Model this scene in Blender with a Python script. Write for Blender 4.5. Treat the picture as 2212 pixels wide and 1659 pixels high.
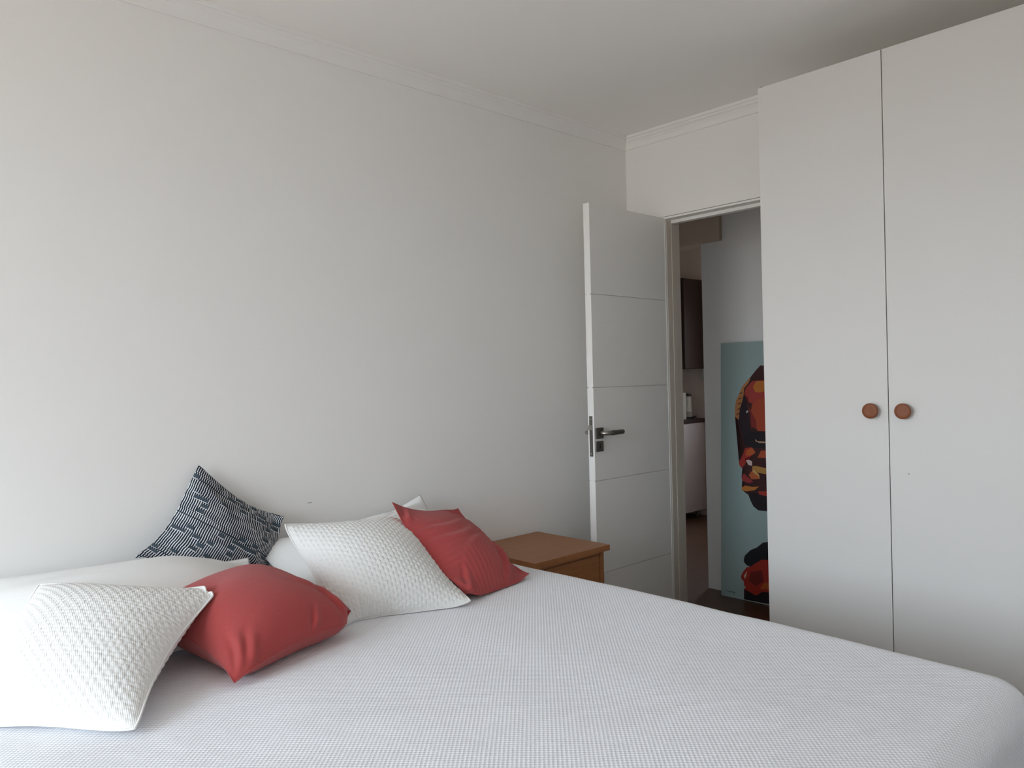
import bpy, bmesh, math, random
from mathutils import Vector, Matrix, noise

scene = bpy.context.scene
for o in list(bpy.data.objects): bpy.data.objects.remove(o, do_unlink=True)
COL = scene.collection

# ------------------------------------------------------------------ camera
W_PX, F_PX = 2212.0, 1653.33
YAW, PITCH, ROLL = 0.7552, -0.0060, -0.0245
CAM = Vector((2.5572, -3.2857, 1.3207))
Fv = Vector((-math.cos(YAW)*math.cos(PITCH), math.sin(YAW)*math.cos(PITCH), math.sin(PITCH)))
Rv = Vector((math.sin(YAW), math.cos(YAW), 0.0))
Uv = Rv.cross(Fv)
R2 = Rv*math.cos(ROLL) + Uv*math.sin(ROLL)
U2 = -Rv*math.sin(ROLL) + Uv*math.cos(ROLL)
cd = bpy.data.cameras.new('camera'); cam = bpy.data.objects.new('camera', cd); COL.objects.link(cam)
cd.sensor_fit = 'HORIZONTAL'; cd.sensor_width = 36.0; cd.lens = 36.0*F_PX/W_PX
cd.clip_start = 0.05; cd.clip_end = 100
M = Matrix((R2, U2, -Fv)).transposed().to_4x4(); M.translation = CAM
cam.matrix_world = M
scene.camera = cam

# ------------------------------------------------------------------ world, daylight, exposure
H = 2.594                      # ceiling height
SKY, GROUND = 14.0, 0.85
Y_NEAR = -5.60                 # window wall (behind the camera)
X_RIGHT = 3.02
WIN = (0.15, 2.15, 0.10, 2.45)     # bedroom window opening: x0, x1, z0, z1
ADDED_KWIN = (-0.90, -0.25, 0.95, 2.05)  # unseen kitchen window opening, added to light the hall
Y_HALL, Y_KIT = 0.823, 2.95
w = bpy.data.worlds.new('world'); scene.world = w; w.use_nodes = True
nt = w.node_tree; nt.nodes.clear()
wo = nt.nodes.new('ShaderNodeOutputWorld'); bg = nt.nodes.new('ShaderNodeBackground')
# overcast sky above the horizon, dim ground below it
tc = nt.nodes.new('ShaderNodeTexCoord'); sx = nt.nodes.new('ShaderNodeSeparateXYZ'); nt.links.new(tc.outputs['Generated'], sx.inputs[0])
mr = nt.nodes.new('ShaderNodeMapRange'); mr.interpolation_type = 'SMOOTHSTEP'
mr.inputs[1].default_value = -.04; mr.inputs[2].default_value = .08; nt.links.new(sx.outputs[2], mr.inputs[0])
mxw = nt.nodes.new('ShaderNodeMix'); mxw.data_type = 'RGBA'; nt.links.new(mr.outputs[0], mxw.inputs[0])
mxw.inputs[6].default_value = (.30*GROUND, .28*GROUND, .25*GROUND, 1); mxw.inputs[7].default_value = (0.765, 0.885, 1.0, 1)
nt.links.new(mxw.outputs[2], bg.inputs[0]); bg.inputs[1].default_value = SKY
nt.links.new(bg.outputs[0], wo.inputs[0])
def portal(name, loc, sx, sz, rot):
    l = bpy.data.lights.new(name, 'AREA'); l.shape = 'RECTANGLE'; l.size = sx; l.size_y = sz
    l.cycles.is_portal = True
    o = bpy.data.objects.new(name, l); COL.objects.link(o); o.location = loc; o.rotation_euler = rot
portal('window_daylight', ((WIN[0]+WIN[1])/2, Y_NEAR-0.06, (WIN[2]+WIN[3])/2), WIN[1]-WIN[0], WIN[3]-WIN[2], (math.pi/2, 0, 0))
portal('added_kitchen_daylight', ((ADDED_KWIN[0]+ADDED_KWIN[1])/2, Y_KIT+0.06, (ADDED_KWIN[2]+ADDED_KWIN[3])/2), ADDED_KWIN[1]-ADDED_KWIN[0], ADDED_KWIN[3]-ADDED_KWIN[2], (-math.pi/2, 0, 0))  # daylight through the added, unseen kitchen window
vs = scene.view_settings
scene.display_settings.display_device = 'sRGB'
vs.view_transform = 'Standard'; vs.look = 'None'; vs.gamma = 1.0; vs.use_curve_mapping = False
vs.exposure = 0.04
scene.cycles.max_bounces = 16; scene.cycles.diffuse_bounces = 10

# ------------------------------------------------------------------ helpers
def tag(o, label=None, cat=None, group=None, kind=None):
    if label: o['label'] = label
    if cat: o['category'] = cat
    if group: o['group'] = group
    if kind: o['kind'] = kind
    return o
def empty(name, loc=(0, 0, 0)):
    o = bpy.data.objects.new(name, None); o.empty_display_size = .05; COL.objects.link(o); o.location = loc; return o
def link(name, bm, mat, parent=None, smooth=False, bevel=0.0, seg=2):
    if bevel > 0:
        bmesh.ops.bevel(bm, geom=[e for e in bm.edges if e.calc_face_angle(0) > .5], offset=bevel, segments=seg, affect='EDGES', profile=.5)
    bmesh.ops.recalc_face_normals(bm, faces=bm.faces)
    me = bpy.data.meshes.new(name); bm.to_mesh(me); bm.free()
    me.materials.append(mat)
    if smooth:
        for p in me.polygons: p.use_smooth = True
    o = bpy.data.objects.new(name, me); COL.objects.link(o)
    if parent:
        o.parent = parent; o.matrix_parent_inverse = Matrix.Translation(-parent.location) if parent.type == 'EMPTY' else Matrix.Identity(4)
    return o
def box(bm, x0, x1, y0, y1, z0, z1):
    vs_ = [bm.verts.new((x, y, z)) for x in (x0, x1) for y in (y0, y1) for z in (z0, z1)]
    for f in ((0,1,3,2),(4,6,7,5),(0,4,5,1),(2,3,7,6),(0,2,6,4),(1,5,7,3)): bm.faces.new([vs_[i] for i in f])
def boxo(name, b, mat, parent=None, bevel=0.0, smooth=False):
    bm = bmesh.new(); box(bm, *b); return link(name, bm, mat, parent, smooth, bevel)
def boxes(name, bs, mat, parent=None):
    bm = bmesh.new()
    for b in bs: box(bm, *b)
    return link(name, bm, mat, parent)
def tube(bm, pts, r, n=8, closed=False):
    pts = [Vector(p) for p in pts]; N = len(pts); rings = []
    up = None
    for i in range(N):
        a = pts[i-1] if (i > 0 or closed) else pts[i]; b = pts[(i+1) % N] if (i < N-1 or closed) else pts[i]
        t = (b-a).normalized()
        if up is None: up = t.orthogonal().normalized()
        up = (up - t*up.dot(t)); up = up.normalized() if up.length > 1e-6 else t.orthogonal().normalized()
        s = t.cross(up); rr = r[i] if isinstance(r, (list, tuple)) else r
        rings.append([bm.verts.new(pts[i] + up*(rr*math.cos(2*math.pi*k/n)) + s*(rr*math.sin(2*math.pi*k/n))) for k in range(n)])
    for i in range(N if closed else N-1):
        A, B = rings[i], rings[(i+1) % N]
        for k in range(n): bm.faces.new((A[k], A[(k+1) % n], B[(k+1) % n], B[k]))
    if not closed: bm.faces.new(rings[0][::-1]); bm.faces.new(rings[-1])
def lathe(bm, prof, origin, axis, n=32):
    axis = Vector(axis).normalized(); a = axis.orthogonal().normalized(); b = axis.cross(a); o = Vector(origin); rings = []
    for (r, h) in prof: rings.append([bm.verts.new(o + axis*h + (a*math.cos(2*math.pi*k/n) + b*math.sin(2*math.pi*k/n))*r) for k in range(n)])
    for A, B in zip(rings, rings[1:]):
        for k in range(n): bm.faces.new((A[k], A[(k+1) % n], B[(k+1) % n], B[k]))
    bm.faces.new(rings[0][::-1]); bm.faces.new(rings[-1])
def extrude_profile(bm, prof, A, B):
    A = [bm.verts.new(A(*p)) for p in prof]; Bv = [bm.verts.new(B(*p)) for p in prof]; n = len(prof)
    for i in range(n): bm.faces.new((A[i], A[(i+1) % n], Bv[(i+1) % n], Bv[i]))
    bm.faces.new(A[::-1]); bm.faces.new(Bv)

# ------------------------------------------------------------------ materials
class NT:
    def __init__(s, m): s.nt = m.node_tree; s.m = m
    def n(s, t, **kw):
        x = s.nt.nodes.new(t)
        for k, v in kw.items(): setattr(x, k, v)
        return x
    def set(s, inp, v):
        if hasattr(v, 'is_linked') or isinstance(v, bpy.types.NodeSocket): s.nt.links.new(v, inp)
        else: inp.default_value = v
    def math(s, op, a, b=0.0, c=0.0):
        x = s.n('ShaderNodeMath', operation=op); s.set(x.inputs[0], a); s.set(x.inputs[1], b); s.set(x.inputs[2], c); return x.outputs[0]
    def mix(s, f, a, b):
        x = s.n('ShaderNodeMix', data_type='RGBA'); s.set(x.inputs[0], f); s.set(x.inputs[6], a); s.set(x.inputs[7], b); return x.outputs[2]
    def noise(s, vec, scale, detail=2.0, rough=.5, w=None):
        x = s.n('ShaderNodeTexNoise'); s.set(x.inputs['Vector'], vec); x.inputs['Scale'].default_value = scale
        x.inputs['Detail'].default_value = detail; x.inputs['Roughness'].default_value = rough; return x
    def coord(s, k='Object'): return s.n('ShaderNodeTexCoord').outputs[k]
    def mapping(s, vec, scale): x = s.n('ShaderNodeMapping'); s.set(x.inputs[0], vec); x.inputs['Scale'].default_value = scale; return x.outputs[0]
    def bump(s, h, strength, dist, normal=None):
        x = s.n('ShaderNodeBump'); s.set(x.inputs['Height'], h); x.inputs['Strength'].default_value = strength; x.inputs['Distance'].default_value = dist
        if normal is not None: s.set(x.inputs['Normal'], normal)
        return x.outputs[0]
def mat(name, col, rough=.6, metal=0.0, spec=.5):
    m = bpy.data.materials.new(name); m.use_nodes = True
    b = m.node_tree.nodes['Principled BSDF']
    b.inputs['Base Color'].default_value = (*col, 1); b.inputs['Roughness'].default_value = rough
    b.inputs['Metallic'].default_value = metal; b.inputs['Specular IOR Level'].default_value = spec
    t = NT(m); t.b = b
    return m, t
def c4(c): return (c[0], c[1], c[2], 1.0)
def paint(name, col, rough=.55, amp=.012, scale=60, bump=.15):
    m, t = mat(name, col, rough, spec=.3)
    P = t.coord()
    n1 = t.noise(P, 1.3, 3); n2 = t.noise(P, scale*3, 3)
    lo = tuple(c*(1-amp) for c in col); hi = tuple(min(1, c*(1+amp)) for c in col)
    t.set(t.b.inputs['Base Color'], t.mix(n1.outputs[0], c4(lo), c4(hi)))
    t.set(t.b.inputs['Normal'], t.bump(n2.outputs[0], bump, .0006))
    return m
def wood(name, dark, light, axis=(1, 12, 12), rough=.4, scale=6):
    m, t = mat(name, light, rough, spec=.4)
    P = t.mapping(t.coord(), axis)
    n = t.noise(P, scale, 6, .6); n2 = t.noise(P, scale*7, 3)
    f = t.math('MULTIPLY_ADD', n2.outputs[0], .35, t.math('MULTIPLY', n.outputs[0], .8))
    ramp = t.n('ShaderNodeMapRange'); t.set(ramp.inputs[0], f); ramp.inputs[1].default_value = .35; ramp.inputs[2].default_value = .8
    t.set(t.b.inputs['Base Color'], t.mix(ramp.outputs[0], c4(dark), c4(light)))
    t.set(t.b.inputs['Normal'], t.bump(n.outputs[0], .08, .001))
    return m
MT = {}
MT['wall'] = paint('wall_paint', (.83, .82, .80))
MT['ceiling'] = paint('ceiling_paint', (.90, .883, .85))
MT['trim'] = paint('trim_paint', (.84, .825, .795), .4)
MT['door'] = paint('door_lacquer', (.82, .805, .78), .35, .006, 40, .05)
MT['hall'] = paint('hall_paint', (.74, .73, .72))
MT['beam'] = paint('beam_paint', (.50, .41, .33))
MT['jamb_shade'] = paint('trim_paint_shaded', (.62, .555, .48), .45)  # white trim with the jamb's warm shade put into its colour
MT['kitchen'] = paint('kitchen_paint', (.64, .56, .51))
MT['wardrobe'] = paint('wardrobe_foil', (.655, .638, .615), .45, .008, 40, .05)
MT['gap'] = mat('dark_gap', (.03, .028, .025), .8)[0]
MT['floor'] = wood('floor_wood', (.05, .020, .010), (.12, .052, .026), (2, 14, 14), .35, 4)
MT['pine'] = wood('nightstand_wood', (.265, .100, .033), (.375, .155, .055), (12, 1.2, 12), .42, 5)
MT['knob'] = wood('knob_wood', (.17, .045, .012), (.235, .068, .019), (20, 20, 3), .5, 5)
MT['darkwood'] = wood('dark_cabinet_wood', (.020, .010, .008), (.045, .022, .016), (12, 12, 1.2), .45, 5)
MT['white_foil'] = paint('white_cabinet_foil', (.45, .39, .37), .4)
MT['steel'] = mat('brushed_steel', (.40, .38, .34), .34, 1.0)[0]
MT['steel_dark'] = mat('dark_satin_metal', (.16, .15, .13), .42, .8)[0]
MT['black'] = mat('black_plastic', (.012, .012, .012), .5)[0]
MT['applianc'] = mat('cream_plastic', (.45, .42, .36), .4)[0]
MT['plastic'] = mat('switch_plastic', (.50, .52, .48), .4)[0]
MT['teal'] = paint('canvas_teal', (.30, .385, .37), .6, .05, 100, .3)
MT['canvas_side'] = mat('canvas_edge', (.5, .5, .46), .8)[0]
MT['scuff'] = mat('scuff_mark', (.16, .15, .15), .9)[0]
MT['frame'] = mat('window_frame_white', (.8, .8, .8), .4)[0]
g = bpy.data.materials.new('window_glass'); g.use_nodes = True; t = NT(g); t.nt.nodes.clear()
o_ = t.n('ShaderNodeOutputMaterial'); mx = t.n('ShaderNodeMixShader'); mx.inputs[0].default_value = .04
tr = t.n('ShaderNodeBsdfTransparent'); gl = t.n('ShaderNodeBsdfGlossy'); gl.inputs['Roughness'].default_value = .02
t.nt.links.new(tr.outputs[0], mx.inputs[1]); t.nt.links.new(gl.outputs[0], mx.inputs[2]); t.nt.links.new(mx.outputs[0], o_.inputs[0])
MT['glass'] = g

def fabric(name, col, thread=.0014, amp=.10, sheen=.15, bump=.35, slub=0.0):
    """plain woven cloth; UVs are metres"""
    m, t = mat(name, col, .9, spec=.15)
    uv = t.coord('UV'); sep = t.n('ShaderNodeSeparateXYZ'); t.set(sep.inputs[0], uv)
    k = 2*math.pi/thread
    a = t.math('SINE', t.math('MULTIPLY', sep.outputs[0], k)); b = t.math('SINE', t.math('MULTIPLY', sep.outputs[1], k))
    weave = t.math('MULTIPLY', a, b)
    n = t.noise(t.mapping(uv, (1, 9, 1)), 60, 3); n2 = t.noise(t.mapping(uv, (9, 1, 1)), 60, 3); n3 = t.noise(uv, 9, 3)
    s = t.math('ADD', t.math('MULTIPLY', n.outputs[0], .5), t.math('MULTIPLY', n2.outputs[0], .5))
    s = t.math('ADD', t.math('MULTIPLY', s, .75), t.math('MULTIPLY', n3.outputs[0], .25))
    lo = tuple(c*(1-amp*2) for c in col); hi = tuple(min(1, c*(1+amp*2)) for c in col)
    c = t.mix(s, c4(lo), c4(hi))
    if slub:
        ns = t.noise(t.mapping(uv, (1, 5, 1)), 130, 1)
        c = t.mix(t.math('MULTIPLY', t.math('GREATER_THAN', ns.outputs[0], .74), slub), c, c4(tuple(min(1, x*1.5+.08) for x in col)))
        c = t.mix(t.math('MULTIPLY', t.math('LESS_THAN', ns.outputs[0], .23), slub), c, c4(tuple(x*.4 for x in col)))
    t.set(t.b.inputs['Base Color'], c)
    t.b.inputs['Sheen Weight'].default_value = sheen
    nb = t.bump(n3.outputs[0], .12, .006)
    t.set(t.b.inputs['Normal'], t.bump(t.math('ADD', weave, t.math('MULTIPLY', s, 2.0)), bump, .0005, nb))
    return m
MT['red'] = fabric('red_linen', (.40, .060, .058), .0016, .10, .2, .5, .7)
MT['pillow'] = fabric('white_cotton', (.80, .80, .79), .0009, .01, .05, .1)
def knit():
    m, t = mat('white_knit', (.83, .82, .785), .95, spec=.1)
    uv = t.coord('UV'); sep = t.n('ShaderNodeSeparateXYZ'); t.set(sep.inputs[0], uv)
    k = 2*math.pi/.0042
    n = t.noise(uv, 300, 3)
    a = t.math('SINE', t.math('ADD', t.math('MULTIPLY', t.math('ADD', sep.outputs[0], t.math('MULTIPLY', sep.outputs[1], .45)), k), t.math('MULTIPLY', n.outputs[0], 3)))
    t.set(t.b.inputs['Base Color'], t.mix(n.outputs[0], (.71, .705, .69, 1), (.78, .775, .76, 1)))
    t.b.inputs['Sheen Weight'].default_value = .1
    t.set(t.b.inputs['Normal'], t.bump(t.math('ADD', a, t.math('MULTIPLY', n.outputs[0], 1.5)), .25, .0009))
    return m
MT['knit'] = knit()
def waffle():
    m, t = mat('white_waffle', (.76, .76, .77), .95, spec=.1)
    uv = t.coord('UV'); sep = t.n('ShaderNodeSeparateXYZ'); t.set(sep.inputs[0], uv)
    wob = t.noise(uv, 14, 2)
    def ph(s_, o): return t.math('ADD', t.math('MULTIPLY', s_, 2*math.pi/.0118), t.math('MULTIPLY', wob.outputs[0], o))
    a = t.math('COSINE', ph(sep.outputs[0], 2.5)); b = t.math('COSINE', ph(sep.outputs[1], -2.0))
    h = t.math('MULTIPLY_ADD', t.math('MULTIPLY', a, b), .5, .5)
    h = t.math('POWER', h, 1.6)
    n = t.noise(uv, 400, 2)
    t.set(t.b.inputs['Base Color'], t.mix(h, (.755, .77, .815, 1), (.90, .915, .955, 1)))
    t.b.inputs['Sheen Weight'].default_value = .05
    t.set(t.b.inputs['Normal'], t.bump(t.math('ADD', h, t.math('MULTIPLY', n.outputs[0], .25)), .55, .0022))
    return m
MT['waffle'] = waffle()
def stripes():
    m, t = mat('navy_brushstroke_print', (.02, .03, .04), .9, spec=.15)
    uv = t.coord('UV'); sep = t.n('ShaderNodeSeparateXYZ'); t.set(sep.inputs[0], uv)
    u, v = sep.outputs[0], sep.outputs[1]
    wn = t.noise(uv, 9, 2); wn2 = t.noise(uv, 45, 1)
    vv = t.math('ADD', v, t.math('MULTIPLY', wn.outputs[0], .016))
    row = t.math('FLOOR', t.math('DIVIDE', vv, .020))
    rnd = t.n('ShaderNodeTexWhiteNoise', noise_dimensions='1D'); t.set(rnd.inputs['W'], row)
    ph = t.math('ADD', t.math('DIVIDE', u, .0074), t.math('MULTIPLY', rnd.outputs[0], .45))
    ph = t.math('ADD', ph, t.math('MULTIPLY', wn.outputs[0], 1.2))
    ph = t.math('ADD', ph, t.math('MULTIPLY', wn2.outputs[0], .25))
    tri = t.math('PINGPONG', ph, .5)                                  # 0..0.5
    blk = t.n('ShaderNodeTexWhiteNoise', noise_dimensions='2D')
    comb = t.n('ShaderNodeCombineXYZ'); t.set(comb.inputs[0], t.math('FLOOR', t.math('ADD', t.math('DIVIDE', u, .024), t.math('MULTIPLY', rnd.outputs[0], 7.0)))); t.set(comb.inputs[1], row)
    t.set(blk.inputs['Vector'], comb.outputs[0])
    fr = t.math('FRACT', t.math('DIVIDE', vv, .020))
    inrow = t.math('MULTIPLY', t.math('GREATER_THAN', fr, .14), t.math('LESS_THAN', fr, .97))
    solid = t.math('GREATER_THAN', blk.outputs['Value'], .76)
    mid = t.math('MULTIPLY', t.math('GREATER_THAN', fr, .2), t.math('LESS_THAN', fr, .72))
    solid = t.math('MULTIPLY', solid, mid)
    thr = t.math('MULTIPLY_ADD', blk.outputs['Value'], -.10, .220)
    white = t.math('LESS_THAN', tri, thr)
    white = t.math('MULTIPLY', white, t.math('SUBTRACT', 1.0, solid))
    white = t.math('MULTIPLY', white, t.math('MAXIMUM', inrow, t.math('GREATER_THAN', rnd.outputs[0], .35)))
    bar = t.math('MULTIPLY', t.math('LESS_THAN', fr, .08), t.math('GREATER_THAN', blk.outputs['Value'], .72))
    white = t.math('MAXIMUM', white, bar)
    darkc = t.mix(solid, (.012, .018, .026, 1), (.055, .075, .095, 1))
    n = t.noise(uv, 500, 2)
    t.set(t.b.inputs['Base Color'], t.mix(white, darkc, (.66, .67, .70, 1)))
    t.set(t.b.inputs['Normal'], t.bump(n.outputs[0], .2, .0005))
    return m
MT['stripes'] = stripes()
PAINT = [
('painted_head',(0.045,0.01,0.01),[(0.259,1.367),(0.232,1.341),(0.192,1.296),(0.143,1.247),(0.123,1.205),(0.102,1.163),(0.095,1.12),(0.095,1.068),(0.111,1.05),(0.119,1.01),(0.131,0.974),(0.14,0.956),(0.124,0.941),(0.151,0.938),(0.157,0.912),(0.151,0.865),(0.136,0.828),(0.12,0.803),(0.125,0.78),(0.142,0.765),(0.156,0.758),(0.157,0.765),(0.154,0.739),(0.137,0.715),(0.141,0.693),(0.163,0.67),(0.138,0.654),(0.141,0.638),(0.166,0.623),(0.181,0.617),(0.196,0.582),(0.214,0.551),(0.244,0.532),(0.428,0.534),(0.455,0.648),(0.447,1.143),(0.436,1.347)]),
('paint_patch',(0.42,0.17,0.06),[(0.198,1.298),(0.143,1.247),(0.123,1.205),(0.102,1.163),(0.095,1.12),(0.095,1.068),(0.119,1.05),(0.126,1.11),(0.152,1.2),(0.155,1.236),(0.184,1.267)]),
('paint_patch',(0.33,0.04,0.03),[(0.207,1.277),(0.166,1.236),(0.155,1.2),(0.183,1.179),(0.183,1.153),(0.223,1.142),(0.414,1.194),(0.414,1.286)]),
('paint_patch',(0.45,0.14,0.02),[(0.235,1.277),(0.212,1.246),(0.223,1.215),(0.246,1.21),(0.411,1.235),(0.408,1.271)]),
('paint_patch',(0.36,0.055,0.02),[(0.206,1.142),(0.195,1.09),(0.229,1.05),(0.239,0.988),(0.419,0.989),(0.419,1.168),(0.251,1.173)]),
('paint_patch',(0.02,0.008,0.015),[(0.155,1.194),(0.126,1.11),(0.119,1.037),(0.148,0.943),(0.183,0.918),(0.194,0.997),(0.172,1.142)]),
('paint_patch',(0.2,0.02,0.015),[(0.172,1.142),(0.195,1.085),(0.2,1.013),(0.234,0.998),(0.229,1.05),(0.2,1.101)]),
('paint_patch',(0.012,0.007,0.01),[(0.148,0.938),(0.183,0.986),(0.419,0.979),(0.421,0.897),(0.2,0.888),(0.16,0.907)]),
('paint_patch',(0.5,0.28,0.17),[(0.225,0.941),(0.239,0.929),(0.418,0.925),(0.251,0.92),(0.228,0.928)]),
('paint_patch',(0.4,0.36,0.36),[(0.166,1.098),(0.177,1.108),(0.183,1.098),(0.172,1.09)]),
('paint_patch',(0.36,0.03,0.02),[(0.16,0.884),(0.151,0.855),(0.136,0.828),(0.12,0.803),(0.125,0.78),(0.142,0.768),(0.165,0.798),(0.159,0.824),(0.2,0.842),(0.222,0.869),(0.2,0.893)]),
('paint_patch',(0.46,0.09,0.02),[(0.171,0.871),(0.165,0.84),(0.205,0.847),(0.228,0.864),(0.205,0.891)]),
('paint_patch',(0.6,0.45,0.4),[(0.165,0.814),(0.182,0.789),(0.205,0.785),(0.205,0.811),(0.182,0.82)]),
('paint_patch',(0.38,0.065,0.02),[(0.239,0.834),(0.412,0.841),(0.424,0.887),(0.262,0.876)]),
('paint_patch',(0.42,0.21,0.05),[(0.208,0.783),(0.205,0.754),(0.423,0.724),(0.423,0.759),(0.228,0.786)]),
('paint_patch',(0.05,0.02,0.02),[(0.129,1.206),(0.149,1.214),(0.14,1.206),(0.126,1.2)]),
('paint_patch',(0.05,0.02,0.02),[(0.123,1.175),(0.144,1.184),(0.135,1.175),(0.12,1.169)]),
('paint_patch',(0.05,0.02,0.02),[(0.118,1.145),(0.138,1.153),(0.13,1.145),(0.115,1.139)]),
('paint_patch',(0.05,0.02,0.02),[(0.113,1.114),(0.133,1.123),(0.124,1.114),(0.11,1.108)]),
('paint_patch',(0.05,0.02,0.02),[(0.107,1.084),(0.128,1.092),(0.119,1.084),(0.104,1.077)]),
('paint_patch',(0.3,0.03,0.03),[(0.154,0.739),(0.137,0.715),(0.144,0.694),(0.184,0.683),(0.214,0.694),(0.178,0.718)]),
('paint_patch',(0.42,0.1,0.03),[(0.215,0.768),(0.184,0.73),(0.202,0.706),(0.253,0.713),(0.244,0.745)]),
('paint_patch',(0.52,0.3,0.11),[(0.215,0.768),(0.208,0.751),(0.244,0.729),(0.253,0.713),(0.25,0.735)]),
('paint_patch',(0.48,0.16,0.03),[(0.138,0.654),(0.141,0.638),(0.166,0.634),(0.22,0.645),(0.25,0.669),(0.208,0.663),(0.16,0.667)]),
('paint_patch',(0.012,0.005,0.008),[(0.166,0.623),(0.181,0.617),(0.196,0.582),(0.214,0.551),(0.244,0.532),(0.431,0.535),(0.431,0.608),(0.226,0.634)]),
('paint_patch',(0.32,0.03,0.02),[(0.425,0.661),(0.244,0.641),(0.25,0.623),(0.431,0.605)]),
('painted_shoulder',(0.3,0.02,0.01),[(0.225,0.225),(0.189,0.2),(0.17,0.194),(0.146,0.163),(0.134,0.139),(0.134,0.122),(0.152,0.109),(0.152,0.086),(0.164,0.078),(0.152,0.065),(0.152,0.042),(0.152,0.009),(0.161,0.005),(0.206,0.006),(0.429,0.01),(0.455,0.014),(0.453,0.271),(0.266,0.253)]),
('painted_collar',(0.006,0.006,0.008),[(0.43,0.392),(0.273,0.351),(0.237,0.319),(0.195,0.297),(0.159,0.261),(0.152,0.238),(0.161,0.231),(0.152,0.222),(0.171,0.205),(0.195,0.201),(0.225,0.225),(0.266,0.253),(0.447,0.27),(0.448,0.394)]),
('paint_patch',(0.14,0.01,0.008),[(0.195,0.171),(0.182,0.114),(0.23,0.095),(0.278,0.131),(0.266,0.193)]),
('paint_patch',(0.55,0.33,0.22),[(0.173,0.173),(0.152,0.142),(0.158,0.123),(0.167,0.144)]),
('paint_patch',(0.36,0.07,0.01),[(0.254,0.083),(0.447,0.114),(0.447,0.163),(0.278,0.12)]),
('paint_patch',(0.012,0.005,0.008),[(0.155,0.065),(0.152,0.009),(0.161,0.005),(0.206,0.006),(0.455,0.014),(0.453,0.094),(0.266,0.069),(0.23,0.041)]),
]
SIGNATURE = [[(0.043, 0.036), (0.052, 0.027), (0.059, 0.036), (0.068, 0.027), (0.074, 0.038), (0.084, 0.03), (0.096, 0.035)], [(0.079, 0.023), (0.089, 0.021)]]
# ------------------------------------------------------------------ room shell
def struct(name, bs, m): return tag(boxes(name, bs, m), kind='structure')
XL, XK, XH = -0.12, -1.80, -0.075
D0, D1, DZ = 0.250, 0.890, 2.134           # bedroom door opening
tag(boxo('floor', (XK-.1, X_RIGHT+.1, Y_NEAR-.1, Y_KIT+.1, -.08, 0.0), MT['floor']), 'dark brown wooden floor', kind='structure')
tag(boxo('ceiling', (XK-.1, X_RIGHT+.1, Y_NEAR-.1, Y_KIT+.1, H, H+.1), MT['ceiling']), 'off white ceiling', kind='structure')
wl = struct('wall_left', [(XL, 0, Y_NEAR-.1, 0, 0, H)], MT['wall'])
struct('wall_back', [(XK, D0, 0, .10, 0, H), (D1, X_RIGHT, 0, .10, 0, H), (D0, D1, 0, .10, DZ, H)], MT['wall'])
struct('wall_right', [(X_RIGHT, X_RIGHT+.1, Y_NEAR-.1, Y_KIT+.1, 0, H)], MT['wall'])
struct('wall_near', [(0, WIN[0], Y_NEAR-.1, Y_NEAR, 0, H), (WIN[1], X_RIGHT, Y_NEAR-.1, Y_NEAR, 0, H),
                     (WIN[0], WIN[1], Y_NEAR-.1, Y_NEAR, 0, WIN[2]), (WIN[0], WIN[1], Y_NEAR-.1, Y_NEAR, WIN[3], H)], MT['wall'])
struct('wall_hall', [(XH, X_RIGHT, Y_HALL, Y_HALL+.12, 0, H)], MT['hall'])
struct('wall_kitchen_right', [(XH, XH+.1, Y_HALL+.12, Y_KIT, 0, H)], MT['kitchen'])
struct('wall_kitchen_left', [(XK-.1, XK, .0, Y_KIT+.1, 0, H)], MT['kitchen'])
struct('wall_kitchen_far', [(XK, ADDED_KWIN[0], Y_KIT, Y_KIT+.1, 0, H), (ADDED_KWIN[1], X_RIGHT, Y_KIT, Y_KIT+.1, 0, H),
                            (ADDED_KWIN[0], ADDED_KWIN[1], Y_KIT, Y_KIT+.1, 0, ADDED_KWIN[2]), (ADDED_KWIN[0], ADDED_KWIN[1], Y_KIT, Y_KIT+.1, ADDED_KWIN[3], H)], MT['kitchen'])
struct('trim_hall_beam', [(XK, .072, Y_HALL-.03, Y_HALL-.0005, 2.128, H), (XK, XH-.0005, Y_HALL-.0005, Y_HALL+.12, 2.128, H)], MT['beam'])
# tiny scuff on the head wall
boxo('scuff_mark', (0.0001, .0008, -1.920, -1.904, .8862, .8876), MT['scuff'], wl)

def window(name, win, y0, y1):
    x0, x1, z0, z1 = win; f = .05
    r = empty(name, ((x0+x1)/2, (y0+y1)/2, z0)); tag(r, kind='structure')
    boxes('window_frame', [(x0, x0+f, y0, y1, z0, z1), (x1-f, x1, y0, y1, z0, z1), (x0+f, x1-f, y0, y1, z0, z0+f), (x0+f, x1-f, y0, y1, z1-f, z1),
                           ((x0+x1)/2-.03, (x0+x1)/2+.03, y0, y1, z0+f, z1-f)], MT['frame'], r)
    for a, b in ((x0+f, (x0+x1)/2-.03), ((x0+x1)/2+.03, x1-f)):
        boxo('pane', (a, b, (y0+y1)/2-.002, (y0+y1)/2+.002, z0+f, z1-f), MT['glass'], r)
window('window_1', WIN, Y_NEAR-.055, Y_NEAR-.015)
window('added_kitchen_window', ADDED_KWIN, Y_KIT+.015, Y_KIT+.055)  # out-of-view window, added to brighten hall and kitchen

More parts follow.
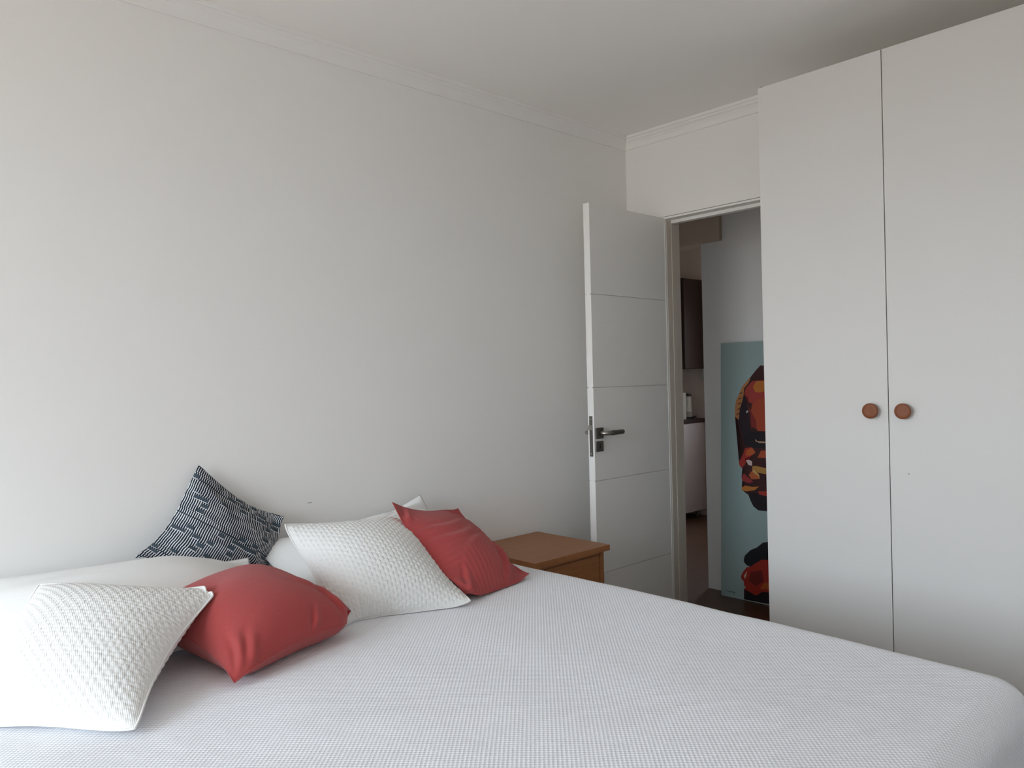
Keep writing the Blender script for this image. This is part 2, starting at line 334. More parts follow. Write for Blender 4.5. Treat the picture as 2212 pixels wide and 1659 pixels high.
# cornices: (distance from wall, distance below ceiling)
CORN = [(0, .066), (.007, .066), (.008, .058), (.012, .044), (.020, .031), (.029, .023), (.031, .015), (.038, .013), (.040, .008), (.040, 0), (0, 0)]
bm = bmesh.new(); extrude_profile(bm, CORN, lambda d, h: (d, Y_NEAR, H-h), lambda d, h: (d, -d, H-h)); tag(link('trim_1', bm, MT['wall'], smooth=False), kind='structure')
bm = bmesh.new(); extrude_profile(bm, CORN, lambda d, h: (d, -d, H-h), lambda d, h: (X_RIGHT, -d, H-h)); tag(link('trim_2', bm, MT['trim']), kind='structure')
bm = bmesh.new(); extrude_profile(bm, CORN, lambda d, h: (XK, Y_KIT-d, H-h), lambda d, h: (XH, Y_KIT-d, H-h)); tag(link('trim_3', bm, MT['trim']), kind='structure')
# baseboards of the bedroom
tag(boxo('baseboard_left', (0, .012, Y_NEAR, 0, 0, .07), MT['trim'], bevel=.003), kind='structure')
tag(boxo('baseboard_back', (D1+.1, X_RIGHT, -.012, 0, 0, .07), MT['trim'], bevel=.003), kind='structure')

# door frame (casing, lining, stops)
fr = empty('trim_door_frame', ((D0+D1)/2, 0, 0)); tag(fr, kind='structure')
CW = .087; CT = .016
boxo('casing', (D0-CW, D1+CW, -CT, 0, DZ, DZ+CW), MT['trim'], fr, bevel=.002)
for x0, x1 in ((D0-CW, D0), (D1, D1+CW)): boxo('casing', (x0, x1, -CT, 0, 0, DZ-.0005), MT['trim'], fr, bevel=.002)
LN = .012
boxo('lining', (D0-.001, D1+.001, -CT+.003, .112, DZ-LN, DZ-.002), MT['trim'], fr, bevel=.0015)
boxo('lining', (D0-.0005, D0+.0015, -.002, .112, 0, DZ-LN), MT['jamb_shade'], fr, bevel=.0015)
boxo('lining', (D1-LN, D1-.0005, -CT+.003, .112, 0, DZ-LN), MT['trim'], fr, bevel=.0015)
boxo('door_stop', (D0+.0015, D1-LN, .040, .075, DZ-LN-.016, DZ-LN), MT['trim'], fr, bevel=.002)
boxo('door_stop', (D0+.0015, D0+.0032, .040, .075, 0, DZ-LN-.0165), MT['jamb_shade'], fr, bevel=.002)
for x0, x1 in ((D0-CW, D0), (D1, D1+CW)): boxo('casing', (x0, x1, .10, .114, 0, DZ+CW), MT['trim'], fr, bevel=.002)
boxo('casing', (D0+.0005, D1-.0005, .10, .114, DZ, DZ+CW), MT['trim'], fr, bevel=.002)

# ------------------------------------------------------------------ open door leaf (swung 90 degrees into the room)
DX, DT, DWD = 0.2485, .036, .600           # visible face x, thickness, width
dr = empty('door_1', (DX, -.004, 0)); tag(dr, 'white lacquered door standing open beside the doorway', kind='structure')
ztop = 2.126; grooves = [1.7053, 1.2739, .8425, .4111]
boxo('door_core', (DX-DT+.007, DX-.007, -DWD+.001, -.005, .008, ztop-.001), MT['door'], dr)
zs = [ztop]+grooves+[.006]
for a, b in zip(zs, zs[1:]):
    t0 = 0 if a == ztop else .0018; t1 = 0 if b == .006 else .0018
    for x0, x1 in ((DX-.0075, DX), (DX-DT, DX-DT+.0075)):
        boxo('panel', (x0, x1, -DWD, -.004, b+t1, a-t0), MT['door'], dr, bevel=.0008)
# lock case on the door edge
lk = boxo('lock_plate', (DX-.028, DX-.010, -DWD-.0015, -DWD+.0008, .955, 1.142), MT['steel_dark'], dr, bevel=.0005); lk['label'] = 'dark steel lock plate on the door edge'
boxo('latch', (DX-.0265, DX-.0115, -DWD-.0100, -DWD-.001, 1.078, 1.100), MT['steel'], lk, bevel=.002)
for z in (.968, 1.128):
    bm = bmesh.new(); lathe(bm, [(.0035, -.001), (.0035, .0006), (.0025, .001)], (DX-.019, -DWD-.0015, z), (0, -1, 0), 12); link('screw', bm, MT['steel'], lk, smooth=False)
# handles
HY, HZ = -.568, 1.062
for side, xf in ((1, DX), (-1, DX-DT)):
    h = empty('door_handle', (xf, HY, HZ)); h.parent = dr; h.matrix_parent_inverse = Matrix.Translation(-dr.location); h['label'] = 'satin steel lever handle with square rose'
    X = lambda d: xf + side*d
    def sb(name, d0, d1, y0, y1, z0, z1, m, bev): return boxo(name, (min(X(d0), X(d1)), max(X(d0), X(d1)), y0, y1, z0, z1), m, h, bevel=bev)
    sb('rose', 0, .008, HY-.025, HY+.025, HZ-.025, HZ+.025, MT['steel_dark'], .0015)
    bm = bmesh.new(); tube(bm, [(X(.006), HY, HZ), (X(.030), HY, HZ), (X(.040), HY+.004, HZ), (X(.046), HY+.016, HZ), (X(.047), HY+.034, HZ)], .0098, 14); link('neck', bm, MT['steel'], h, smooth=True)
    bm = bmesh.new(); tube(bm, [(X(.047), HY+.030, HZ), (X(.047), HY+.034, HZ+.0003), (X(.047), HY+.118, HZ+.0015), (X(.047), HY+.122, HZ+.0015)], [.0100, .0112, .0112, .009], 16); link('lever', bm, MT['steel_dark'], h, smooth=True)
    ES = boxo('key_rose', (min(X(0), X(.007)), max(X(0), X(.007)), HY-.024, HY+.024, HZ-.085, HZ-.037), MT['steel_dark'], dr, bevel=.0015)
    boxo('keyhole', (min(X(.0055), X(.0074)), max(X(.0055), X(.0074)), HY-.004, HY+.004, HZ-.071, HZ-.050), MT['black'], ES)
# hinges, on the concealed side
for z in (.25, 1.05, 1.88):
    bm = bmesh.new(); tube(bm, [(DX-DT-.003, -.006, z), (DX-DT-.003, -.006, z+.08)], .005, 10); link('hinge', bm, MT['steel'], dr, smooth=True)

# ------------------------------------------------------------------ wardrobe
WX0, WY, WD, WT = 1.0677, -.5408, .460, 2.421
wr = empty('wardrobe', (WX0+WD*2, -.28, 0)); tag(wr, 'tall white fitted wardrobe with round wooden knobs, right of the doorway', 'wardrobe')
DTK = .018
boxes('body', [(WX0+.002, WX0+.02, WY+DTK+.002, -.02, 0, WT-.004), (WX0+4*WD-.02, WX0+4*WD-.002, WY+DTK+.002, -.02, 0, WT-.004),
               (WX0+.02, WX0+4*WD-.02, WY+DTK+.002, -.02, WT-.022, WT-.004), (WX0+.02, WX0+4*WD-.02, WY+DTK+.002, -.02, .06, .08),
               (WX0+.02, WX0+4*WD-.02, -.03, -.02, .08, WT-.022)] +
              [(WX0+2*WD-.018, WX0+2*WD+.018, WY+DTK+.002, -.03, .08, WT-.022)], MT['wardrobe'], wr)
boxo('plinth', (WX0+.02, WX0+4*WD-.02, WY+.05, WY+.066, 0, .06), MT['wardrobe'], wr)
for i in range(4):
    g0 = .0010 if i else 0; g1 = .0022
    top = WT if i == 0 else WT-.004
    dd = boxo('wardrobe_door', (WX0+i*WD+g0, WX0+(i+1)*WD-g1, WY, WY+DTK, .065, top), MT['wardrobe'], wr, bevel=.0012)
    kx = WX0+(i+1)*WD-.0535 if i % 2 == 0 else WX0+i*WD+.0535
    kz = 1.181
    bm = bmesh.new()
    lathe(bm, [(.012, 0), (.010, .004), (.010, .013), (.020, .016), (.0255, .019), (.0268, .023), (.0262, .0275), (.0240, .0295), (.015, .0288), (.002, .0285)], (kx, WY, kz), (0, -1, 0), 40)
    kn = link('knob', bm, MT['knob'], dd, smooth=True); kn['label'] = 'round reddish brown wooden knob'
# pale strip along the top of the doors and a chipped corner fitting
boxo('top_strip', (WX0+WD, WX0+4*WD-.002, WY+.001, WY+.017, WT-.0035, WT), MT['wardrobe'], wr, bevel=.0005)
bm = bmesh.new(); lathe(bm, [(.003, 0), (.0035, .003), (.001, .006)], (WX0+.012, WY+.006, WT), (0, 0, 1), 10); link('screw', bm, MT['steel_dark'], wr)
boxo('stain', (1.587, 1.590, WY-.0004, WY+.0002, .966, .970), MT['scuff'], wr)

# ------------------------------------------------------------------ nightstand
NX, NY0, NY1, NZ = .443, -1.195, -.742, .6016
ns = empty('nightstand', (.22, (NY0+NY1)/2, 0)); tag(ns, 'brown wooden bedside table between the bed and the open door', 'nightstand')
boxo('table_top', (.006, NX, NY0, NY1, NZ-.024, NZ), MT['pine'], ns, bevel=.007)
bf = NX-.022
for y0, y1 in ((NY0+.016, NY0+.036), (NY1-.036, NY1-.016)):
    boxo('side_panel', (.012, bf-.012, y0+.001, y1-.001, .03, NZ-.0245), MT['pine'], ns, bevel=.001)
for y in (NY0+.016, NY1-.040):
    boxo('front_stile', (bf-.022, bf, y, y+.024, .0, NZ-.0245), MT['pine'], ns, bevel=.003)
    boxo('rear_leg', (.010, .032, y, y+.024, .0, .03), MT['pine'], ns, bevel=.003)
boxo('back_panel', (.012, .018, NY0+.036, NY1-.036, .05, NZ-.025), MT['pine'], ns)
boxo('rail', (bf-.02, bf-.003, NY0+.0405, NY1-.0405, NZ-.040, NZ-.0245), MT['pine'], ns, bevel=.001)
dz = (NZ-.042-.06)/3
for i in range(3):
    z1 = NZ-.042-i*dz
    d = boxo('drawer', (bf-.020, bf-.004, NY0+.042, NY1-.042, z1-dz+.004, z1), MT['pine'], ns, bevel=.003)
    bm = bmesh.new(); lathe(bm, [(.008, 0), (.007, .010), (.013, .014), (.0145, .020), (.012, .025), (.003, .027)], (bf-.004, (NY0+NY1)/2, z1-dz/2), (1, 0, 0), 24)
    link('knob', bm, MT['pine'], d, smooth=True)
boxo('bottom_rail', (bf-.02, bf-.003, NY0+.0405, NY1-.0405, .035, .058), MT['pine'], ns, bevel=.001)

# ------------------------------------------------------------------ bed and bedspread
BX0, BX1, BY0, BY1, BZ = .02, 2.105, -3.10, -1.232, .622
bed = empty('bed', ((BX0+BX1)/2, (BY0+BY1)/2, 0)); tag(bed, 'low double bed hidden under the white bedspread', 'bed')
boxo('bed_base', (BX0+.03, BX1-.07, BY0+.06, BY1-.06, .12, .32), MT['darkwood'], bed, bevel=.01)
boxo('mattress', (BX0+.02, BX1-.05, BY0+.05, BY1-.05, .3205, BZ-.022), MT['pillow'], bed, bevel=.05)
for x in (BX0+.1, BX1-.16):
    for y in (BY0+.12, BY1-.12): boxo('leg', (x, x+.05, y-.025, y+.025, 0, .1195), MT['darkwood'], bed, bevel=.004)
def bedspread():
    R = .085; DROP = .40
    ix0, ix1, iy0, iy1 = BX0+.0, BX1-R, BY0+R, BY1-R
    nx, ny = 150, 150
    us = [ix0 + (ix1-ix0)*i/(nx-1) for i in range(nx)] + [ix1 + (R*1.5708+DROP)*k/44 for k in range(1, 45)]
    vs0 = [iy0 - (R*1.5708+DROP)*k/44 for k in range(44, 0, -1)] + [iy0 + (iy1-iy0)*j/(ny-1) for j in range(ny)] + [iy1 + (R*1.5708+DROP)*k/44 for k in range(1, 45)]
    LMAX = R*1.5708+DROP
    bm = bmesh.new(); uvl = bm.loops.layers.uv.new('UVMap'); grid = []; uvd = {}
    for u in us:
        row = []
        for v in vs0:
            cx, cy = min(max(u, ix0), ix1), min(max(v, iy0), iy1)
            du, dv = u-cx, v-cy; L = math.hypot(du, dv)
            sag = .006*noise.noise(Vector((u*2.1, v*2.1, 3.3))) + .0022*noise.noise(Vector((u*7, v*5, 8.1)))
            # the top falls very slightly towards the foot end
            sag -= .010*max(0, (cx-1.55)/.5)**2
            if L > 1e-9:
                dx, dy = du/L, dv/L; l = min(L, LMAX)
                if l < R*1.5708:
                    a = l/R; out, z = R*math.sin(a), BZ - R*(1-math.cos(a))
                else: out, z = R, BZ - R - (l-R*1.5708)
                dep = max(0, (BZ-R*.6-z))
                ang = math.atan2(dy, dx)
                corner = abs(math.sin(2*ang))
                wv = .030*corner*math.sin(ang*6.0+.6)*min(1, dep/.25)
                if dx > .5: wv += min(1, dep/.12)*(.020*math.exp(-((v+1.86)/.07)**2) - .014*math.exp(-((v+1.72)/.06)**2) + .010*math.sin(v*9.0))
                else: wv += min(1, dep/.2)*.012*math.sin(u*7.0)
                out += wv
                p = (cx+dx*out, cy+dy*out, z+sag*max(0, 1-L/.1))
            else: p = (cx, cy, BZ+sag)
            vert = bm.verts.new(p); row.append(vert); uvd[vert] = (u, v)
        grid.append(row)
    for i in range(len(us)-1):
        for j in range(len(vs0)-1):
            f = bm.faces.new((grid[i][j], grid[i+1][j], grid[i+1][j+1], grid[i][j+1]))
            for lp in f.loops: lp[uvl].uv = uvd[lp.vert]
    return link('bedspread', bm, MT['waffle'], None, True)
bs = bedspread(); tag(bs, 'white waffle weave bedspread draped over the double bed', 'bedspread')
sol = bs.modifiers.new('thickness', 'SOLIDIFY'); sol.thickness = .004; sol.offset = -1

# ------------------------------------------------------------------ cushions and pillows: sewn from two flat sheets, filled and settled
import numpy as np
def grid_normals(X):
    """X: (2, n, n, 3) front/back sheets -> outward vertex normals"""
    du = np.zeros_like(X); dv = np.zeros_like(X)
    du[:, 1:-1] = X[:, 2:]-X[:, :-2]; du[:, 0] = X[:, 1]-X[:, 0]; du[:, -1] = X[:, -1]-X[:, -2]
    dv[:, :, 1:-1] = X[:, :, 2:]-X[:, :, :-2]; dv[:, :, 0] = X[:, :, 1]-X[:, :, 0]; dv[:, :, -1] = X[:, :, -1]-X[:, :, -2]
    N = np.cross(du, dv); N[1] *= -1
    A = N*.25*.999
    return N/(np.linalg.norm(N, axis=-1, keepdims=True)+1e-12), A
def rim_sync(X):
    for sl in ((slice(None), 0), (slice(None), -1), (0, slice(None)), (-1, slice(None))):
        m = (X[0][sl]+X[1][sl])*.5; X[0][sl] = m; X[1][sl] = m
def settle(P, size, vol, n=36, steps=260, bend=.15, seed=0, pins=(1, 1, 1, 1), others=(), zmin=BZ+.004, xmin=.004, grav=.00006, rimk=.15, push=None):
    rs = np.random.RandomState(seed)
    BL, BR, TR, TL = [np.array(p_, float) for p_ in P]
    u = np.linspace(0, 1, n+1)[:, None, None]; v = np.linspace(0, 1, n+1)[None, :, None]
    base = BL*(1-u)*(1-v)+BR*u*(1-v)+TR*u*v+TL*(1-u)*v
    nr_ = np.cross((BR-BL)+(TR-TL), (TL-BL)+(TR-BR)); nr_ /= np.linalg.norm(nr_)
    prof = (np.clip(1-(2*u-1)**2, 0, 1)*np.clip(1-(2*v-1)**2, 0, 1))**.6
    low = rs.randn(5, 5)
    def smooth_noise():
        a = np.interp(np.linspace(0, 4, n+1), range(5), range(5))
        i0 = np.clip(a.astype(int), 0, 3); f = (a-i0)
        f = f*f*(3-2*f)
        r = low[i0][:, i0]*np.outer(1-f, 1-f)+low[i0+1][:, i0]*np.outer(f, 1-f)+low[i0][:, i0+1]*np.outer(1-f, f)+low[i0+1][:, i0+1]*np.outer(f, f)
        return r[..., None]
    X = np.stack([base+nr_*(prof*(.045+.006*smooth_noise())), base-nr_*prof*.03])
    V = np.zeros_like(X); Xp = X.copy()
    hx, hy = size[0]/n, size[1]/n; dg = math.hypot(hx, hy)
    def cons(a, b, L, k, comp=1.0):
        d = X[b]-X[a]; l = np.sqrt((d*d).sum(-1, keepdims=True))+1e-9
        c = (l-L)/l; c = np.where(c < 0, c*comp, c)
        d *= .5*k*c; X[a] += d; X[b] -= d
    S = slice
    sets = []
    for o in (0, 1):
        sets.append(((S(None), S(o, -1, 2)), (S(None), S(o+1, None, 2)), hx))
        sets.append(((S(None), S(None), S(o, -1, 2)), (S(None), S(None), S(o+1, None, 2)), hy))
    dsets = []
    for o in (0, 1):
        dsets.append(((S(None), S(o, -1, 2), S(None, -1)), (S(None), S(o+1, None, 2), S(1, None)), dg))
        dsets.append(((S(None), S(o, -1, 2), S(1, None)), (S(None), S(o+1, None, 2), S(None, -1)), dg))
    tgt = {(0, 0): BL, (n, 0): BR, (n, n): TR, (0, n): TL}
    order = [(0, 0), (n, 0), (n, n), (0, n)]
    cache = [None]*len(others)
    ii, jj = np.meshgrid(np.arange(n+1), np.arange(n+1), indexing='ij')
    PW_ = [np.exp(-(((ii-i)**2+(jj-j)**2)/3.0**2))[None, ..., None] for i, j in order]
    for st in range(steps):
        N, A = grid_normals(X)
        volume = abs((X*A).sum())/3
        pk = min(1.0, max(-.3, (vol-volume)/vol*3))
        V = (X-Xp)*.90; Xp = X.copy()
        X = X + V + N*(.0012*pk)
        X[..., 2] -= grav
        if push is not None: X += np.array(push)
        for it in range(5):
            for a, b, L in sets:
                na, nb = X[a].shape, X[b].shape
                if na != nb:
                    ax = 1 if na[1] != nb[1] else 2; m = min(na[ax], nb[ax])
                    a2 = list(a)+[S(None)]*(3-len(a)); b2 = list(b)+[S(None)]*(3-len(b))
                    a2[ax] = S(a2[ax].start, a2[ax].start+2*m-1, 2); b2[ax] = S(b2[ax].start, b2[ax].start+2*m-1, 2); a, b = tuple(a2), tuple(b2)
                cons(a, b, L, 1.0, .6)
            if it % 2 == 0:
                for a, b, L in dsets:
                    m = min(X[a].shape[1], X[b].shape[1])
                    a = (a[0], S(a[1].start, a[1].start+2*m-1, 2), a[2]); b = (b[0], S(b[1].start, b[1].start+2*m-1, 2), b[2])
                    cons(a, b, L, .25, .5)
                # bending: flatten short ripples (sheet interiors across, rims only along themselves)
                for kk, ww in ((1, .5), (2, .25)):
                    m = .5*(X[:, :-2*kk, 1:-1]+X[:, 2*kk:, 1:-1]); X[:, kk:-kk, 1:-1] += bend*ww*(m-X[:, kk:-kk, 1:-1])
                    m = .5*(X[:, 1:-1, :-2*kk]+X[:, 1:-1, 2*kk:]); X[:, 1:-1, kk:-kk] += bend*ww*(m-X[:, 1:-1, kk:-kk])
                for e in (0, -1):
                    m = .5*(X[:, :-2, e]+X[:, 2:, e]); X[:, 1:-1, e] += rimk*(m-X[:, 1:-1, e])
                    m = .5*(X[:, e, :-2]+X[:, e, 2:]); X[:, e, 1:-1] += rimk*(m-X[:, e, 1:-1])
            rim_sync(X)
            for k, (i, j) in enumerate(order):
                if pins[k]: X += PW_[k]*(pins[k]*.5*(tgt[(i, j)]-X[0, i, j]))
            X[..., 2] = np.maximum(X[..., 2], zmin); X[..., 0] = np.maximum(X[..., 0], xmin)
        for q, (OP, ON) in enumerate(others):
            Y = X.reshape(-1, 3)
            if st % 12 == 0:
                d2 = (Y**2).sum(1)[:, None]-2*Y@OP.T+(OP**2).sum(1)[None]
                cache[q] = d2.argmin(1)
            c = OP[cache[q]]; nn = ON[cache[q]]; dd = ((Y-c)*nn).sum(1)
            near = (((Y-c)**2).sum(1) < .09**2) & (dd < .002)
            mv = np.where(near, np.minimum(.002-dd, .012), 0)[:, None]*nn
            X = (Y+mv).reshape(X.shape)
            Xp = Xp + mv.reshape(X.shape)*.9
        X[..., 2] = np.maximum(X[..., 2], zmin); X[..., 0] = np.maximum(X[..., 0], xmin)
    rim_sync(X)
    for _ in range(2):
        Y = X.copy(); X[:, 1:-1, 1:-1] = .5*Y[:, 1:-1, 1:-1]+.125*(Y[:, :-2, 1:-1]+Y[:, 2:, 1:-1]+Y[:, 1:-1, :-2]+Y[:, 1:-1, 2:])
    N, A = grid_normals(X)
    print('settled', seed, 'volume', round(float(abs((X*A).sum())/3), 4), 'of', vol)
    return X, (X[:, ::2, ::2].reshape(-1, 3).copy(), N[:, ::2, ::2].reshape(-1, 3).copy())
def upsample(G, f):
    """Catmull-Rom along both grid axes"""
    def up(a):
        n = a.shape[0]; pad = np.concatenate([2*a[:1]-a[1:2], a, 2*a[-1:]-a[-2:-1]])
        t_ = np.linspace(0, n-1, (n-1)*f+1); i = np.minimum(t_.astype(int), n-2); w_ = (t_-i).reshape(-1, *([1]*(a.ndim-1)))
        p0, p1, p2, p3 = pad[i], pad[i+1], pad[i+2], pad[i+3]
        return .5*((2*p1)+(-p0+p2)*w_+(2*p0-5*p1+4*p2-p3)*w_**2+(-p0+3*p1-3*p2+p3)*w_**3)
    return np.swapaxes(up(np.swapaxes(up(G), 0, 1)), 0, 1)
def basket(x, y, a=.0125, b=.0110, h=.0029):
    i, j = np.floor(x/a), np.floor(y/b); fx, fy = x/a-i, y/b-j
    pad = lambda s_, e: np.clip(1-np.abs(2*s_-1)**e, 0, 1)**.6
    return np.where((i+j) % 2 == 0, h*(.35+.65*pad(fx, 2.5)*pad(fy, 5)), h*.55*pad(fx, 5)*pad(fy, 2.2))
def cushion(name, P, size, vol, mat_, label, cat, group, f=2, relief=None, seam=None, creases=(), **kw):
    X, coll = settle(P, size, vol, **kw)
    G = [upsample(X[0], f), upsample(X[1], f)]; m = G[0].shape[0]
    us = np.linspace(0, size[0], m)[:, None]*np.ones((1, m)); vs_ = np.linspace(0, size[1], m)[None, :]*np.ones((m, 1))
    if creases:
        N, A = grid_normals(np.stack(G)); U_, V_ = us/size[0], vs_/size[1]; d = 0
        for (fu, fv, fa, fw, fl, fh) in creases:       # centre, direction, width, length, height
            a = (U_-fu)*math.cos(fa)+(V_-fv)*math.sin(fa); c = -(U_-fu)*math.sin(fa)+(V_-fv)*math.cos(fa)+.03*np.sin(a*9+fu*20)
            d = d + fh*np.exp(-(a/fl)**2)*(np.exp(-(c/fw)**2)-.9*np.exp(-((c-fw*1.4)/(fw*.8))**2))
        e = np.minimum(np.minimum(U_, 1-U_), np.minimum(V_, 1-V_)); G[0] = G[0]+N[0]*(d*np.clip(e/.06, 0, 1))[..., None]
    if relief is not None:
        N, A = grid_normals(np.stack(G)); e = np.minimum(np.minimum(us, size[0]-us), np.minimum(vs_, size[1]-vs_))
        for k in (0, 1): G[k] = G[k] + N[k]*(relief(us, vs_)*np.clip(e/.02, 0, 1))[..., None]
        G[1][0] = G[0][0]; G[1][-1] = G[0][-1]; G[1][:, 0] = G[0][:, 0]; G[1][:, -1] = G[0][:, -1]
    for k in (0, 1): G[k][..., 2] = np.maximum(G[k][..., 2], BZ+.003); G[k][..., 0] = np.maximum(G[k][..., 0], .003)
    idx = np.arange(m*m).reshape(m, m); bidx = np.full((m, m), -1); bidx[1:-1, 1:-1] = m*m+np.arange((m-2)**2).reshape(m-2, m-2)
    bidx = np.where(bidx < 0, idx, bidx)
    verts = np.concatenate([G[0].reshape(-1, 3), G[1][1:-1, 1:-1].reshape(-1, 3)])
    q = lambda I: np.stack([I[:-1, :-1], I[1:, :-1], I[1:, 1:], I[:-1, 1:]], -1).reshape(-1, 4)
    faces = np.concatenate([q(idx), q(bidx)[:, ::-1]])
    uvv = np.zeros((len(verts), 2)); uvv[:m*m, 0] = us.ravel(); uvv[:m*m, 1] = vs_.ravel(); uvv[m*m:, 0] = us[1:-1, 1:-1].ravel(); uvv[m*m:, 1] = vs_[1:-1, 1:-1].ravel()
    me = bpy.data.meshes.new(name); me.from_pydata(verts.tolist(), [], faces.tolist())
    uvl = me.uv_layers.new(name='UVMap'); uvl.data.foreach_set('uv', uvv[faces.ravel()].astype(np.float32).ravel())
    me.polygons.foreach_set('use_smooth', [True]*len(me.polygons)); me.materials.append(mat_); me.update()
    o = bpy.data.objects.new(name, me); COL.objects.link(o); tag(o, label, cat, group)
    if seam:
        g = G[0]; rim = list(g[:-1, 0])+list(g[-1, :-1])+list(g[:0:-1, -1])+list(g[0, :0:-1])
        bm = bmesh.new(); tube(bm, [Vector(c) for c in rim[::max(1, f//2)]], seam, 6, True); link('seam', bm, mat_, o, True)
    return coll
PG, CG = 'bed pillows against the wall', 'scatter cushions on the bed'
c_pr = cushion('pillow', [(.470, -2.110, .655), (.47, -1.45, .655), (.060, -1.455, .866), (.060, -2.150, .805)], (.72, .49), .0320, MT['pillow'],
    'white pillow leaning on the wall behind the second knitted cushion and the upright red one', 'pillow', PG, seed=5, bend=.06, f=3,
    creases=((.62, .88, .12, .035, .20, .008), (.80, .82, .35, .035, .18, .009), (.45, .93, .05, .03, .15, .005)))
c_pat = cushion('cushion', [(.100, -2.548, .812), (.130, -2.115, .690), (.085, -2.056, .866), (.030, -2.322, 1.066)], (.395, .395), .0072, MT['stripes'],
    'navy and white striped cushion standing against the wall', 'cushion', CG, seed=2, bend=.035, f=3, pins=(1, .03, .7, 1), rimk=.5,
    creases=((.80, .50, 2.4, .030, .16, .006), (.50, .50, .15, .035, .28, .004), (.30, .80, -.2, .03, .16, .004), (.35, .35, .12, .04, .25, .004)))
c_pl = cushion('pillow', [(.43, -3.06, .670), (.42, -2.20, .650), (.160, -2.22, .765), (.060, -3.06, .840)], (.87, .50), .0430, MT['pillow'],
    'large white pillow behind the foremost knitted cushion, against the wall', 'pillow', PG, seed=3, bend=.06, f=3, others=(c_pat, c_pr), pins=(1, .5, .5, 1),
    creases=((.72, .85, .25, .03, .15, .006), (.85, .75, -.3, .03, .12, .007), (.60, .90, .1, .03, .15, .005), (.35, .6, .1, .08, .3, .005)))
c_w2 = cushion('cushion', [(.635, -2.162, .640), (.738, -1.772, .640), (.385, -1.765, .842), (.300, -2.160, .880)], (.45, .45), .0180, MT['knit'],
    'white knitted cushion leaning on a pillow between the two red cushions', 'cushion', CG, seed=4, bend=.12, f=5, relief=basket, seam=.0026, others=(c_pr,))
c_r2 = cushion('cushion', [(.668, -1.752, .640), (.640, -1.422, .640), (.330, -1.482, .842), (.410, -1.828, .918)], (.415, .440), .0115, MT['red'],
    'upright red cushion next to the bedside table', 'cushion', CG, seed=6, bend=.03, f=3, seam=.0014, rimk=.5, grav=.00002, pins=(1, 1, .3, 1),
    creases=((.42, .66, .02, .030, .30, .0040), (.38, .54, .10, .028, .28, .0035), (.55, .42, .16, .028, .24, .0030), (.78, .26, .95, .045, .22, .0110), (.08, .90, 1.0, .03, .12, .005), (.12, .12, .8, .03, .12, .006)))
c_r1 = cushion('cushion', [(.832, -2.560, .640), (.668, -2.178, .652), (.315, -2.310, .720), (.430, -2.640, .705)], (.45, .45), .0215, MT['red'],
    'red cushion lying between the two white knitted cushions', 'cushion', CG, seed=1, bend=.045, f=3, seam=.0014, others=(c_pl, c_pat), pins=(1, 1, 0, .3),
    creases=((.88, .20, 1.75, .030, .12, .0080), (.08, .12, 1.1, .030, .11, .0090), (.15, .07, .7, .03, .10, .0070), (.62, .06, 1.3, .020, .07, .0060), (.80, .34, 2.2, .04, .14, .0050), (.3, .5, .5, .10, .25, .0030)))
c_w1 = cushion('cushion', [(.565, -3.075, .645), (.915, -2.800, .640), (.618, -2.533, .795), (.270, -2.830, .820)], (.47, .47), .0205, MT['knit'],
    'white knitted cushion nearest the camera at the left edge', 'cushion', CG, seed=8, bend=.12, f=5, relief=basket, seam=.0026, others=(c_pl, c_r1), pins=(1, 1, 1, .6))

# ------------------------------------------------------------------ hall and kitchen beyond the doorway
pb = Vector((.068, .732, .001)); ang = math.atan2(.058, 1.506); PH, PW, PT = 1.507, .80, .028
pa = empty('painting', pb); tag(pa, 'tall teal canvas with a portrait in profile leaning on the hall wall', 'painting')
up = Vector((0, math.sin(ang), math.cos(ang))); nr = Vector((0, -math.cos(ang), math.sin(ang)))
def pp(s, t_, d): return pb + Vector((s, 0, 0)) + up*t_ + nr*d
def prism(name, pts, d0, d1, m, parent):
    bm = bmesh.new(); A = [bm.verts.new(pp(s, t_, d0)) for s, t_ in pts]; B = [bm.verts.new(pp(s, t_, d1)) for s, t_ in pts]; n = len(pts)
    for i in range(n): bm.faces.new((A[i], A[(i+1) % n], B[(i+1) % n], B[i]))
    fs = [bm.faces.new(A[::-1]), bm.faces.new(B)]
    if n > 4: bmesh.ops.triangulate(bm, faces=fs)
    return link(name, bm, m, parent)
prism('canvas', [(0, 0), (PW, 0), (PW, PH), (0, PH)], -PT, 0, MT['teal'], pa)
cm = {}
for k, (nm, col, pts) in enumerate(PAINT):
    if col not in cm: cm[col] = paint('oil_paint', col, .45, .12, 40, .4)
    pts = [(min(max(s, .002), PW-.002), min(max(t_, .002), PH-.002)) for s, t_ in pts]
    prism(nm, pts, 0.0001, .0006+.00012*k, cm[col], pa)
bm = bmesh.new()
for st in SIGNATURE: tube(bm, [pp(s, t_, .001) for s, t_ in st], .0016, 5)
link('signature', bm, MT['black'], pa)

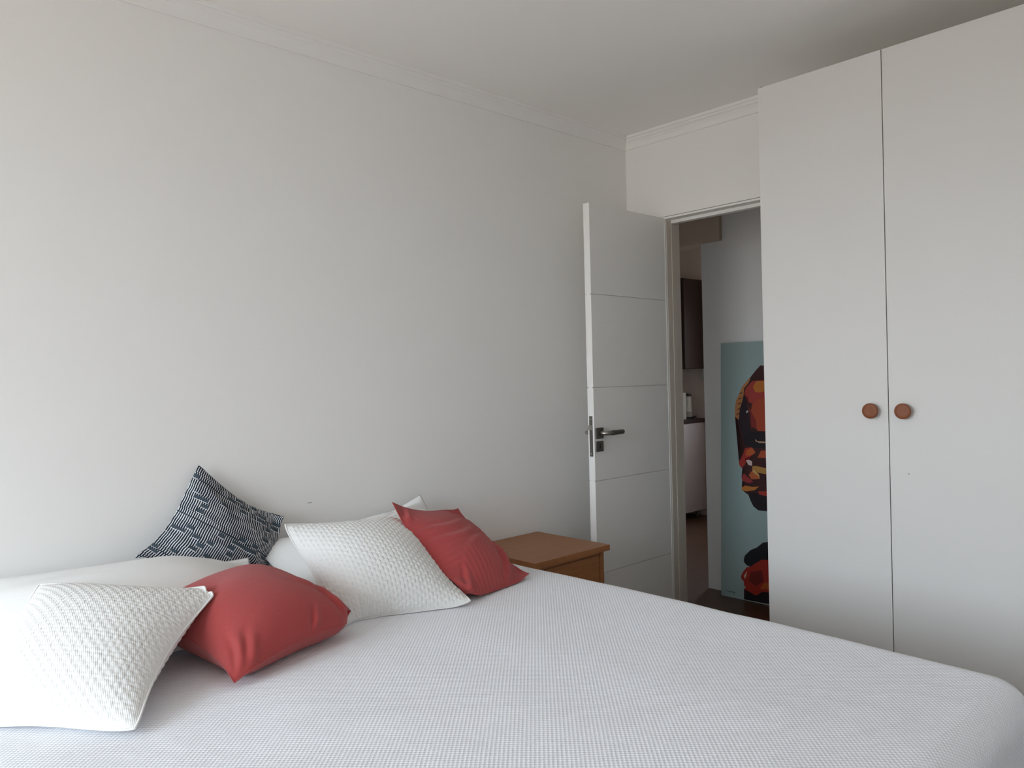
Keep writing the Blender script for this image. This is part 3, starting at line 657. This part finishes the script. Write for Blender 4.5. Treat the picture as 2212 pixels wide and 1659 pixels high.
SX = -1.415
sb_ = empty('sideboard', (-1.6, 2.45, 0)); tag(sb_, 'white fronted kitchen unit with dark worktop, seen through the doorway', 'sideboard')
boxo('carcass', (XK+.003, SX-.020, 1.98, 2.930, .068, .880), MT['darkwood'], sb_)
boxo('worktop', (XK+.003, SX+.006, 1.97, 2.940, .8805, .914), MT['darkwood'], sb_, bevel=.002)
for y0, y1 in ((1.99, 2.448), (2.451, 2.905)):
    boxo('cabinet_door', (SX-.0195, SX, y0, y1, .072, .877), MT['white_foil'], sb_, bevel=.0015)
for x in (XK+.05, SX-.07):
    for y in (2.03, 2.45, 2.86):
        bm = bmesh.new(); lathe(bm, [(.016, 0), (.016, .06), (.022, .067)], (x, y, 0), (0, 0, 1), 16); link('leg', bm, MT['steel_dark'], sb_, smooth=False)
uc = empty('wall_cabinet', (-1.6, 2.78, 1.38)); tag(uc, 'dark brown wall cabinet above the kitchen unit', 'cabinet')
boxo('carcass', (XK+.002, SX-.021, 2.612, 2.945, 1.378, 2.203), MT['darkwood'], uc)
boxo('cabinet_door', (SX-.020, SX, 2.618, 2.943, 1.380, 2.201), MT['darkwood'], uc, bevel=.0015)
sw = boxo('switch_plate', (-1.462, -1.395, Y_KIT-.010, Y_KIT-.0005, 1.262, 1.372), MT['plastic'], None, bevel=.003)
tag(sw, 'pale switch plate on the kitchen wall below the dark cabinet', 'switch')
boxo('rocker', (-1.452, -1.405, Y_KIT-.0135, Y_KIT-.0098, 1.29, 1.344), MT['plastic'], sw, bevel=.002)
cm_ = empty('coffee_maker', (-1.55, 2.60, .9145)); tag(cm_, 'cream coffee maker with black lid standing on the dark worktop', 'coffee maker')
boxo('body', (-1.600, -1.475, 2.600, 2.703, .9145, 1.158), MT['applianc'], cm_, bevel=.018)
bm = bmesh.new(); lathe(bm, [(.040, 0), (.046, .01), (.046, .05), (.047, .051), (.046, .052), (.043, .19), (.042, .195)], (-1.530, 2.795, .930), (0, 0, 1), 28); link('jug', bm, MT['applianc'], cm_, smooth=True)
bm = bmesh.new(); lathe(bm, [(.048, 0), (.050, .006), (.040, .018), (.008, .024)], (-1.530, 2.795, 1.1255), (0, 0, 1), 28); link('lid', bm, MT['black'], cm_, smooth=True)
bm = bmesh.new(); lathe(bm, [(.055, 0), (.055, .010), (.050, .015)], (-1.530, 2.795, .9145), (0, 0, 1), 28); link('base', bm, MT['black'], cm_, smooth=False)
bm = bmesh.new(); tube(bm, [(-1.480, 2.775, .921), (-1.465, 2.82, .926), (-1.475, 2.865, .935), (-1.54, 2.89, .922), (-1.70, 2.90, .920)], .005, 8); link('cord', bm, MT['black'], cm_, smooth=True)
